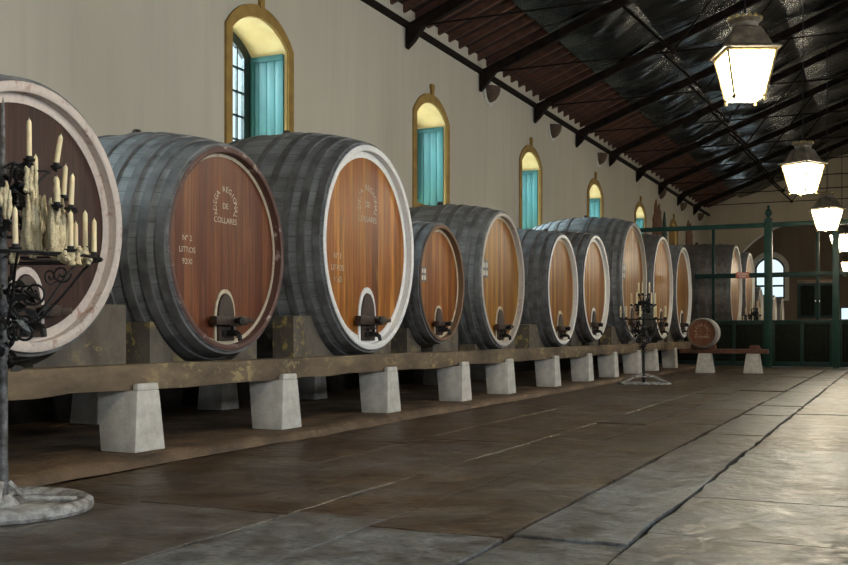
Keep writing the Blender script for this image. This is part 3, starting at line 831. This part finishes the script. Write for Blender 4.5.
# things behind the gate
BC = [(-4.6, 33.9, 2.40, 1.38, .95, 2.5, 'large white-rimmed cask just behind the gate, first beyond it'),
      (-4.6, 37.3, 2.48, 1.30, .95, 2.4, 'white-rimmed cask behind the gate, second beyond it'),
      (-4.55, 39.95, 1.85, .82, .95, 1.9, 'smaller cask behind the gate, third beyond it'),
      (-4.6, 45.3, 1.75, .80, .95, 1.9, 'smaller cask fourth in the row beyond the gate, under the arched window'),
      (-4.6, 48.4, 1.75, .80, .95, 1.9, 'smaller cask closest to the back gable, last in the row beyond the gate')]
for i, (x, y, zc, R, k, L, lb) in enumerate(BC):
    if not R: continue
    o, g = make_cask(x, y, zc, R, k, L, .08, H[5], P['white'], P['white'], SB if i else SC_, .06, .08, False, False, 20 + i, False, False); del o['_g']
    tag(o, lb, 'wine cask', 'casks beyond the gate')
    zb = zc - R - .002
    m = MB()
    for q in (-.25, -L + .25): m.box(q - .12, q + .12, -.6, .6, 0, zb - .096)
    m.build('cask_stand', M['block'], None, (x, y, .0))
    tag(C.objects[-1], 'timber stand under the %s cask beyond the gate' % ORD[i], 'cask stand')
cb = empty('cupboard', (-2.35, 36.5, 0)); tag(cb, 'dark wooden cupboard with glazed doors behind the gate', 'cupboard')
MB().box(-.65, .65, -.2, .25, 0, 2.75).build('carcass', M['cupboard'], cb, bevel=.01)
for sx in (-1, 1):
    d = MB().ring([(sx * .02, 1.5), (sx * .62, 1.5), (sx * .62, 2.65), (sx * .02, 2.65)], [(sx * .1, 1.58), (sx * .54, 1.58), (sx * .54, 2.57), (sx * .1, 2.57)], 'y', -.24, -.2).build('door', M['gate'], cb)
    MB().box(min(sx * .1, sx * .54), max(sx * .1, sx * .54), -.222, -.214, 1.58, 2.57).build('pane', M['gatepanel'], d)
    MB().lathe([(.03, -.02), (.03, .02)], (sx * .06, -.26, 2.05), 'y', 8).build('knob', M['chrome'], d)

# ------------------------------------------------------------------ wall lights, cut-outs
def basket():
    r = empty('wall_basket', (0, 0, 0))
    m = MB(); n = 14; prof = [(.23, .17), (.235, .12), (.20, 0), (.13, -.1), (.05, -.15)]
    v = []
    for q, h in prof:
        for j in range(n + 1):
            a = -PI / 2 + PI * j / n; v.append((q * cos(a) * 1.0, q * sin(a) * 1.05, h))
    f = [(i * (n + 1) + j, i * (n + 1) + j + 1, (i + 1) * (n + 1) + j + 1, (i + 1) * (n + 1) + j) for i in range(len(prof) - 1) for j in range(n)]
    f.append(tuple((len(prof) - 1) * (n + 1) + j for j in range(n + 1)))
    m.add(v, f); m.build('bowl', M['basket'], r, (.02, 0, 0))
    m = MB().prism([(.34 * cos(2 * PI * i / 24), .02 + .25 * sin(2 * PI * i / 24)) for i in range(24)], 'x', .001, .02); m.build('backing_patch', M['plasterpale'], r)
    return r
pr0 = None
BK = [(21.34, 'between the second and third windows'), (25.89, 'between the third and fourth windows'), (30.51, 'just past the fourth window'), (39.25, 'above the rust brown silhouettes'), (43.46, 'beyond the sixth window'), (47.6, 'closest to the back gable')]
for y, o_ in BK:
    b_ = basket() if pr0 is None else copy_tree(pr0)
    pr0 = pr0 or b_
    b_.location = (-XW, y - .25, 6.2)
    tag(b_, 'brown half-round wall basket under the roof edge, %s' % o_, 'wall basket', 'wall baskets under the roof')
def cutout(y, z, pts, mat, lb, cat='wall cut-out'):
    m = MB().prism(pts, 'x', .0, .05); o = m.build('wall_silhouette', mat, None, (-XW + .001, y, z), bevel=.008); tag(o, lb, cat, 'painted cut-outs on the wall')
tower = [(-.75, -1.1), (.75, -1.1), (.72, .15), (.55, .3), (.6, .5), (.35, .55), (.3, .75), (.1, .55), (-.1, .6), (-.25, .85), (-.5, .6), (-.55, .3), (-.8, .1)]
cutout(38.5, 5.1, tower, M['rust'], 'rust brown cut-out silhouette on the wall beyond the fifth window')
pine = [(-.12, -.5), (.12, -.5), (.12, -.42), (.62, -.42), (.35, -.05), (.5, -.05), (.25, .3), (.36, .3), (0, .85), (-.36, .3), (-.25, .3), (-.5, -.05), (-.35, -.05), (-.62, -.42), (-.12, -.42)]
cutout(39.75, 4.8, [(p[0] * .8, p[1]) for p in pine], M['pine'], 'dark green tree-shaped cut-out beside the rust brown silhouette')
cutout(45.0, 5.15, [(p[0] * .95, p[1] * .8) for p in tower], M['rust'], 'rust brown cut-out silhouette farthest along the wall, near the back gable')

# ------------------------------------------------------------------ lanterns
def lantern(rz):
    r = empty('street_lantern', (0, 0, 0), rz)   # origin: middle of the glass
    ht, hb, zt, zb = .275, .175, .255, -.25
    fm = MB()
    cr = [(1, 1), (-1, 1), (-1, -1), (1, -1)]
    for sx, sy in cr:
        fm.tube([(sx * ht, sy * ht, zt), (sx * hb, sy * hb, zb)], .017, 6)
        fm.lathe([(.018, -.05), (.022, -.02), (.012, 0)], (sx * hb, sy * hb, zb), 'z', 8)
    for h_, z_, w_ in ((ht, zt, .02), (hb, zb, .014)):
        for i in range(4):
            a, b = cr[i], cr[(i + 1) % 4]
            fm.tube([(a[0] * h_, a[1] * h_, z_), (b[0] * h_, b[1] * h_, z_)], w_, 6)
    fm.build('frame', M['brass'], r)
    for i in range(4):
        a, b = cr[i], cr[(i + 1) % 4]; e = .965
        q = [(a[0] * ht * e, a[1] * ht * e, zt - .012), (b[0] * ht * e, b[1] * ht * e, zt - .012), (b[0] * hb * e, b[1] * hb * e, zb + .01), (a[0] * hb * e, a[1] * hb * e, zb + .01)]
        nx_, ny_ = (a[0] + b[0]) / 2, (a[1] + b[1]) / 2
        q2 = [(p[0] - nx_ * .004, p[1] - ny_ * .004, p[2]) for p in q]
        MB().hexa(q, q2).build('glass_pane', M['glow'], r, smooth=0)
    MB().box(-hb * .9, hb * .9, -hb * .9, hb * .9, zb - .012, zb - .006).build('glass_pane', M['glow'], r, smooth=0)
    cp = MB()
    o1, o2, o3 = ht + .05, ht - .03, .14
    L_ = [(o1, zt + .015), (o1, zt + .035), (o2, zt + .07), (o3 + .02, zt + .26), (o3, zt + .30)]
    v = [(sx * h_, sy * h_, z_) for h_, z_ in L_ for sx, sy in cr]
    f = [(i * 4 + j, i * 4 + (j + 1) % 4, (i + 1) * 4 + (j + 1) % 4, (i + 1) * 4 + j) for i in range(4) for j in range(4)] + [(3, 2, 1, 0), (16, 17, 18, 19)]
    cp.add(v, f); cp.build('cap', M['lampmetal'], r, bevel=.006)
    cw = MB().lathe([(.10, zt + .30), (.15, zt + .31), (.15, zt + .36), (.19, zt + .40), (.185, zt + .415), (.13, zt + .43), (.001, zt + .47)], (0, 0, 0), 'z', 20)
    cw.build('crown', M['lampmetal'], r)
    gal = MB()
    for i in range(16):
        a = 2 * PI * i / 16; gal.lathe([(.022, -.012), (.026, .01), (.012, .034), (.001, .036)], (.175 * cos(a), .175 * sin(a), zt + .41), 'z', 6)
    gal.build('gallery_trim', M['brass'], r)
    return r
LP = [(-1.6, 4.3, 3.985, rad(24)), (-1.6, 12.47, 3.985, rad(24)), (-1.6, 20.7, 3.92, rad(60)), (-1.6, 28.2, 3.90, rad(55)), (-1.6, 36.1, 3.93, rad(62)), (-1.62, 44.2, 3.55, rad(58))]
LN = ['lit lantern hanging above the front floor slabs, out of the photo',
      'large lit lantern highest in the photo, with crown and flat front pane', 'lit lantern hanging second along the hall, seen on its corner', 'lit lantern hanging in front of the gate post',
      'lit lantern fourth along the hall, partly cut by the photo edge', 'lit lantern fifth along the hall, lowest by the photo edge']
pl_ = None
for i, (x, y, z, rz) in enumerate(LP):
    o = lantern(rz) if pl_ is None else copy_tree(pl_)
    pl_ = pl_ or o
    o.location = (x, y, z); o.rotation_euler = (0, 0, rz)
    if i == 0: o.scale = (1.0,) * 3
    tag(o, LN[i], 'lantern', 'lanterns hanging down the hall')
    zt = zroof(x) - .6 - z
    MB().tube([(0, 0, .72), (0, 0, zt + .35)], .011, 6).build('hanging_chain', M['iron'], o)

# ------------------------------------------------------------------ candelabra
def spiral(cx, cz, r0, r1, a0, turns, n=28):
    return [(cx + (r0 + (r1 - r0) * i / n) * cos(a0 + turns * 2 * PI * i / n), cz + (r0 + (r1 - r0) * i / n) * sin(a0 + turns * 2 * PI * i / n)) for i in range(n + 1)]
def polar(pts, az):
    return [(p[0] * cos(az), p[0] * sin(az), p[1]) for p in pts]
def candle_mesh(h, r=.0145, seed=0):
    q = random.Random(seed); m = MB()
    prof = [(r * 1.05, 0), (r * 1.0, h * .3), (r * .97, h * .8), (r * .9, h - .012), (r * .5, h), (.003, h + .004)]
    m.lathe(prof, (0, 0, 0), 'z', 10); m.tube([(0, 0, h), (.001, 0, h + .012)], .0022, 5)
    return m.mesh('candle', M['wax'], 0, 50)
def candelabrum(loc, rz, tiers, ztop, base='round', leafy=True, ms=None):
    """tiers: (z, radius); local +x points along the camera's right"""
    q = random.Random(4)
    r = empty('candelabrum', loc, rz)
    z1 = tiers[0][0]
    MB().lathe([(.028, .03), (.03, .25), (.026, .3), (.026, z1 - .55), (.04, z1 - .5), (.026, z1 - .45), (.022, ztop - .45), (.03, ztop - .42), (.012, ztop - .34), (.010, ztop - .06), (.001, ztop)], (0, 0, 0), 'z', 12).build('pole', M['greyiron'] if base == 'round' else M['iron'], r)
    if base == 'round':
        R = .49
        m = MB().lathe([(R - .10, .012), (R - .01, .0), (R, .02), (R - .005, .05), (R - .04, .068), (R - .09, .06), (R - .12, .035)], (0, 0, 0), 'z', 48, close=True)
        m.build('base_ring', M['base'], r)
        m = MB().lathe([(R - .11, .008), (R - .11, .028), (.09, .034), (.07, .06), (.035, .09)], (0, 0, 0), 'z', 40); m.build('base_plate', M['base'], r)
        for i in range(4):
            a = i * PI / 2 + .15; MB().tube([(.03 * cos(a), .03 * sin(a), .16), (.12 * cos(a), .12 * sin(a), .07), (.40 * cos(a), .40 * sin(a), .055)], .016, 8).build('base_spoke', M['base'], r)
    else:
        a_, b_ = .46, .2
        m = MB()
        cr = [(1, 1), (-1, 1), (-1, -1), (1, -1)]
        for i in range(4):
            p, n_ = cr[i], cr[(i + 1) % 4]
            m.tube([(p[0] * a_, p[1] * a_ * .6, .018), (n_[0] * a_, n_[1] * a_ * .6, .018)], .018, 6)
            m.tube([(p[0] * b_, p[1] * b_ * .6, .15), (n_[0] * b_, n_[1] * b_ * .6, .15)], .014, 6)
            m.tube([(p[0] * a_, p[1] * a_ * .6, .018), (p[0] * b_, p[1] * b_ * .6, .15), (0, 0, .2)], .016, 6)
        m.build('base_frame', M['base'], r)
    for ti, (z, R) in enumerate(tiers):
        m = MB()
        if ti == 0: m.torus(R, .009, (0, 0, z), 44, 6)
        if ti == 0: m.torus(R * .72, .006, (0, 0, z + .0), 40, 6)
        na = 6 if ti == 0 else 4
        for i in range(na):
            a = 2 * PI * i / na + .3 * ti
            # S bracket from the pole up to the ring, with a scroll below
            d = .36 if ti == 0 else .16
            pts = [(.02, z - d), (R * .35, z - d * 1.02), (R * .62, z - d * .62), (R * .85, z - d * .2), (R, z)]
            cur = []
            for k in range(len(pts) - 1):
                for s_ in range(5):
                    u = s_ / 5; cur.append((pts[k][0] * (1 - u) + pts[k + 1][0] * u, pts[k][1] * (1 - u) + pts[k + 1][1] * u))
            cur.append(pts[-1])
            m.tube(polar(cur, a), .008, 6)
            m.tube([(0, 0, z), (R * cos(a), R * sin(a), z)], .006, 5)
            if ti == 0:
                m.tube(polar(spiral(.17, z - .2, .075, .012, PI, 1.7), a + .1), .0075, 6)
                m.tube(polar(spiral(.33, z - .09, .055, .01, 0, -1.5), a), .006, 6)
                m.tube(polar(spiral(.12, z - .42, .06, .012, PI / 2, 1.6), a + .25), .0075, 6)
        m.build('scroll_tier', M['iron'], r)
    # leaves: bent iron leaf blades clustered on the pole
    if leafy:
        for cz, sp, n_, mt, sz in ((ztop - .50, .10, 46, 'iron', .085), (ztop - .62, .13, 40, 'leaf', .07), (z1 + .25, .10, 34, 'iron', .08), (z1 - .25, .13, 46, 'iron', .085), (z1 - .38, .12, 26, 'leaf', .07), (z1 - .55, .07, 22, 'iron', .07)):
            m = MB()
            for i in range(n_):
                a = q.uniform(0, 2 * PI); el = q.uniform(-.7, 1.2); rr = sp * q.uniform(.2, 1.0)
                p = Vector((rr * cos(a), rr * sin(a), cz + q.uniform(-.10, .12)))
                d = Vector((cos(a + q.uniform(-.8, .8)) * cos(el), sin(a + q.uniform(-.8, .8)) * cos(el), sin(el))).normalized()
                s_ = d.cross(Vector((q.uniform(-1, 1), q.uniform(-1, 1), q.uniform(.2, 1)))).normalized()
                nn = d.cross(s_) * .006; l_ = sz * q.uniform(.7, 1.3); w_ = l_ * .24
                rowc = [(0, .15), (.3, .8), (.55, 1), (.8, .6), (1, .06)]
                v = []
                for u, k in rowc:
                    c0 = p + d * l_ * u - Vector((0, 0, 1)) * l_ * .35 * u * u
                    v += [c0 - s_ * w_ * k + nn, c0 + s_ * w_ * k + nn, c0 + s_ * w_ * k - nn, c0 - s_ * w_ * k - nn]
                m.add(v, [(i_ * 4 + j, i_ * 4 + (j + 1) % 4, i_ * 4 + 4 + (j + 1) % 4, i_ * 4 + 4 + j) for i_ in range(4) for j in range(4)] + [(3, 2, 1, 0), (16, 17, 18, 19)])
            m.build('iron_foliage', M[mt], r, smooth=50)
    return r
def cup(parent, x, y, z, r=.03):
    MB().lathe([(.006, -.03), (.012, -.012), (r, -.008), (r * 1.15, .004), (r, .0), (.018, -.004), (.018, .02), (.001, .02)], (x, y, z), 'z', 12).build('candle_cup', M['iron'], parent)
CR = rad(24.62)
NC = (-4.571, 4.285)
ZT1 = 1.425
near = candelabrum((NC[0], NC[1], 0), CR, [(ZT1, .53), (1.70, .40), (1.93, .26)], 2.33, 'round')
tag(near, 'tall iron candelabrum with round base and thick dripped wax before the dark cask', 'candelabrum', 'candelabra in the cellar')
#  lateral, depth, z0, height, tilt, label
NCD = [
 (0.166, -0.05, 1.967, 0.201, 0, 'topmost ivory candle on the waxy candelabrum, close to its spike'),
 (0.108, 0.20, 1.80, 0.21, 0, 'ivory candle just below the topmost one on the waxy candelabrum'),
 (0.323, -0.06, 1.926, 0.15, 0.16, 'leaning ivory candle high on the waxy candelabrum'),
 (0.306, 0.1, 1.769, 0.166, 0.07, 'slightly leaning ivory candle below the high leaning one'),
 (0.4, -0.05, 1.694, 0.165, 0.05, 'middle-tier ivory candle at the outer edge of the waxy candelabrum'),
 (0.354, -0.14, 1.699, 0.132, 0, 'short ivory candle between the middle-tier candles of the waxy candelabrum'),
 (0.229, -0.4, 1.446, 0.189, -0.02, 'single ivory candle low beside the pole of the waxy candelabrum'),
 (0.477, -0.28, 1.445, 0.182, 0, 'inner ivory candle of the three on the low outer ring with wax lumps'),
 (0.446, 0.05, 1.473, 0.193, 0, 'middle ivory candle of the three on the low outer ring with wax lumps'),
 (0.513, 0.0, 1.435, 0.18, 0, 'outermost ivory candle on the low ring of the waxy candelabrum'),
 (0.341, 0.2, 1.48, 0.14, 0, 'short ivory candle behind the three on the low outer ring')]
rot = Matrix.Rotation(CR, 4, 'Z')
for i, (lx, dy, z0, h, tl, lb) in enumerate(NCD):
    cup(near, lx, dy, z0)
    if z0 > 1.6 or True:
        ti = min((1.425, 1.70, 1.93), key=lambda q: abs(q - z0) if q <= z0 + .03 else 9)
        MB().tube([(lx, dy, z0 - .02), (lx * .96, dy * .96, (z0 + ti) / 2 - .02), (lx * .9, dy * .9, ti)], .006, 6).build('candle_arm', M['iron'], near)
    p = rot @ Vector((lx, dy, 0))
    o = bpy.data.objects.new('candle', candle_mesh(h, .0145, i)); C.objects.link(o)
    o.location = (NC[0] + p.x, NC[1] + p.y, z0 + .0215); o.rotation_euler = (0, tl, CR); o.location.z += .02 * abs(tl)
    tag(o, lb, 'candle', 'candles on the waxy candelabrum')
# dripped wax: lumpy columns and rivulets that hardened on the iron
def drips(name, spots, seed, n_=9):
    q = random.Random(seed); m = MB()
    for (lx, dy, ztop_, zbot, w_) in spots:
        for i in range(n_):
            a = q.uniform(0, 2 * PI); rr = w_ * q.uniform(0, .8); x, y = lx + rr * cos(a), dy + rr * sin(a)
            zt = ztop_ - (ztop_ - zbot) * q.uniform(0, .55); zb = max(zbot - .02, zt - (ztop_ - zbot) * q.uniform(.4, 1.0))
            k = 7; pts = []; rs = []
            for s_ in range(k + 1):
                u = s_ / k; pts.append((x + q.uniform(-.004, .004), y + q.uniform(-.004, .004), zt + (zb - zt) * u))
                rs.append((.006 + .020 * (w_ / .06) * (u ** .6) * q.uniform(.6, 1.15)) * (1 if s_ < k else .35))
            m.tube(pts, rs, 8)
    return tag(m.build('hardened_wax', M['waxdrip'], near, smooth=60), kind='stuff')
drips('w', [(.183, -.05, 1.82, 1.44, .055), (.203, 0, 1.80, 1.455, .055)], 1, 22)
drips('w', [(.318, -.1, 1.75, 1.435, .04), (.333, 0, 1.76, 1.43, .055)], 2, 18)
drips('w', [(.20, -.05, 1.95, 1.55, .028)], 3, 12)
drips('w', [(.32, -.06, 1.89, 1.73, .022), (.16, -.06, 1.93, 1.80, .028), (.304, .05, 1.75, 1.62, .04)], 6, 8)
drips('w', [(.468, -.2, 1.475, 1.386, .055), (.445, 0, 1.50, 1.40, .055), (.47, -.05, 1.46, 1.40, .04), (.50, -.06, 1.44, 1.40, .025), (.47, -.3, 1.445, 1.38, .05), (.40, .1, 1.50, 1.40, .05)], 4, 10)
drips('w', [(.227, -.4, 1.46, 1.385, .03)], 5, 8)
drips('w', [(.093, -.2, 1.88, 1.64, .04)], 7, 7)

def small_candelabrum(loc, rz, labels, base_lab, group, scale=1.0):
    T = [(1.27, .44), (1.53, .24), (1.74, .12)]
    o = candelabrum(loc, rz, T, 2.02, 'frame', True)
    tag(o, base_lab, 'candelabrum', 'candelabra in the cellar')
    rt = Matrix.Rotation(rz, 4, 'Z'); me = candle_mesh(.21, .017, 9)
    for (z, R), n_, nm in zip(T, (9, 5, 3), ('lower', 'middle', 'upper')):
        for i in range(n_):
            a = 2 * PI * i / n_ + .17; x, y = R * cos(a), R * sin(a)
            cup(o, x, y, z + .02, .028)
            p = rt @ Vector((x, y, 0)); c = bpy.data.objects.new('candle', me); C.objects.link(c)
            c.location = (loc[0] + p.x, loc[1] + p.y, z + .0415)
            tag(c, 'small ivory candle on the %s tier of the %s' % (nm, labels), 'candle', 'candles on the %s tier of the %s' % (nm, labels))
    return o
small_candelabrum((-4.50, 20.15, 0), CR, 'distant candelabrum before the casks', 'small distant iron candelabrum on a pale frame base standing before the eighth cask', 'x')
small_candelabrum((-4.0, 33.2, 0), CR, 'candelabrum behind the gate', 'iron candelabrum seen over the panelled base behind the gate', 'y')

# ------------------------------------------------------------------ lights
def area(name, loc, rot, sx, sy, power, col):
    l = bpy.data.lights.new(name, 'AREA'); l.shape = 'RECTANGLE'; l.size = sx; l.size_y = sy; l.energy = power; l.color = col
    o = bpy.data.objects.new(name, l); o.location = loc; o.rotation_euler = rot; C.objects.link(o); return o
COOL = (.86, .93, 1.0)
for (a, b), pw in zip(DO, (200, 330, 290, 220, 150, 80, 30, 6)):
    area('daylight_window', (XW + .5, (a + b) / 2, (ZD0 + ZD) / 2), (0, rad(80), 0), ZD - ZD0, b - a, pw, COOL)   # added daylight at the unseen right windows; faces -X, a little down
area('added_daylight_portal', (1.25, Y0 - .3, 2.1), (rad(90), 0, 0), 4.2, 4.0, 70, COOL)  # added daylight for the front floor, from the unseen front opening
for i, (a, b) in enumerate(WIN):
    area('daylight_window', (-XW - WT - .3, (a + b) / 2, ZS + .7), (0, rad(-100), 0), 2.0, b - a, 55, (.95, .96, .92))
    area('daylight_window', (-XW - WT - 1.0, (a + b) / 2, ZS + 2.3), (0, rad(-50), 0), 1.6, b - a + .4, 620, (.74, .89, 1.0))
area('daylight_window', (-5.5, YB + .7, 3.7), (rad(-90), 0, 0), 1.1, 2.0, 40, COOL)

wd = bpy.data.worlds.new('overcast_sky'); bpy.context.scene.world = wd; wd.use_nodes = True
bg = wd.node_tree.nodes['Background']; bg.inputs[0].default_value = (.78, .90, 1, 1); bg.inputs[1].default_value = 1.3

# ------------------------------------------------------------------ camera
cam = bpy.data.cameras.new('camera'); co = bpy.data.objects.new('camera', cam); C.objects.link(co)
cam.sensor_width = 36; cam.lens = 1030 / 848 * 36; cam.shift_y = (333 - 282.5) / 848; cam.shift_x = 0
cam.clip_start = .05; cam.clip_end = 300
co.location = (0, 0, 1.0); co.rotation_euler = (rad(90), 0, rad(24.62))
sc = bpy.context.scene; sc.camera = co
sc.view_settings.view_transform = 'Standard'; sc.view_settings.look = 'None'
sc.view_settings.exposure = .25; sc.view_settings.gamma = 1; sc.view_settings.use_curve_mapping = False
sc.cycles.use_denoising = True
sc.cycles.max_bounces = 8; sc.cycles.diffuse_bounces = 4
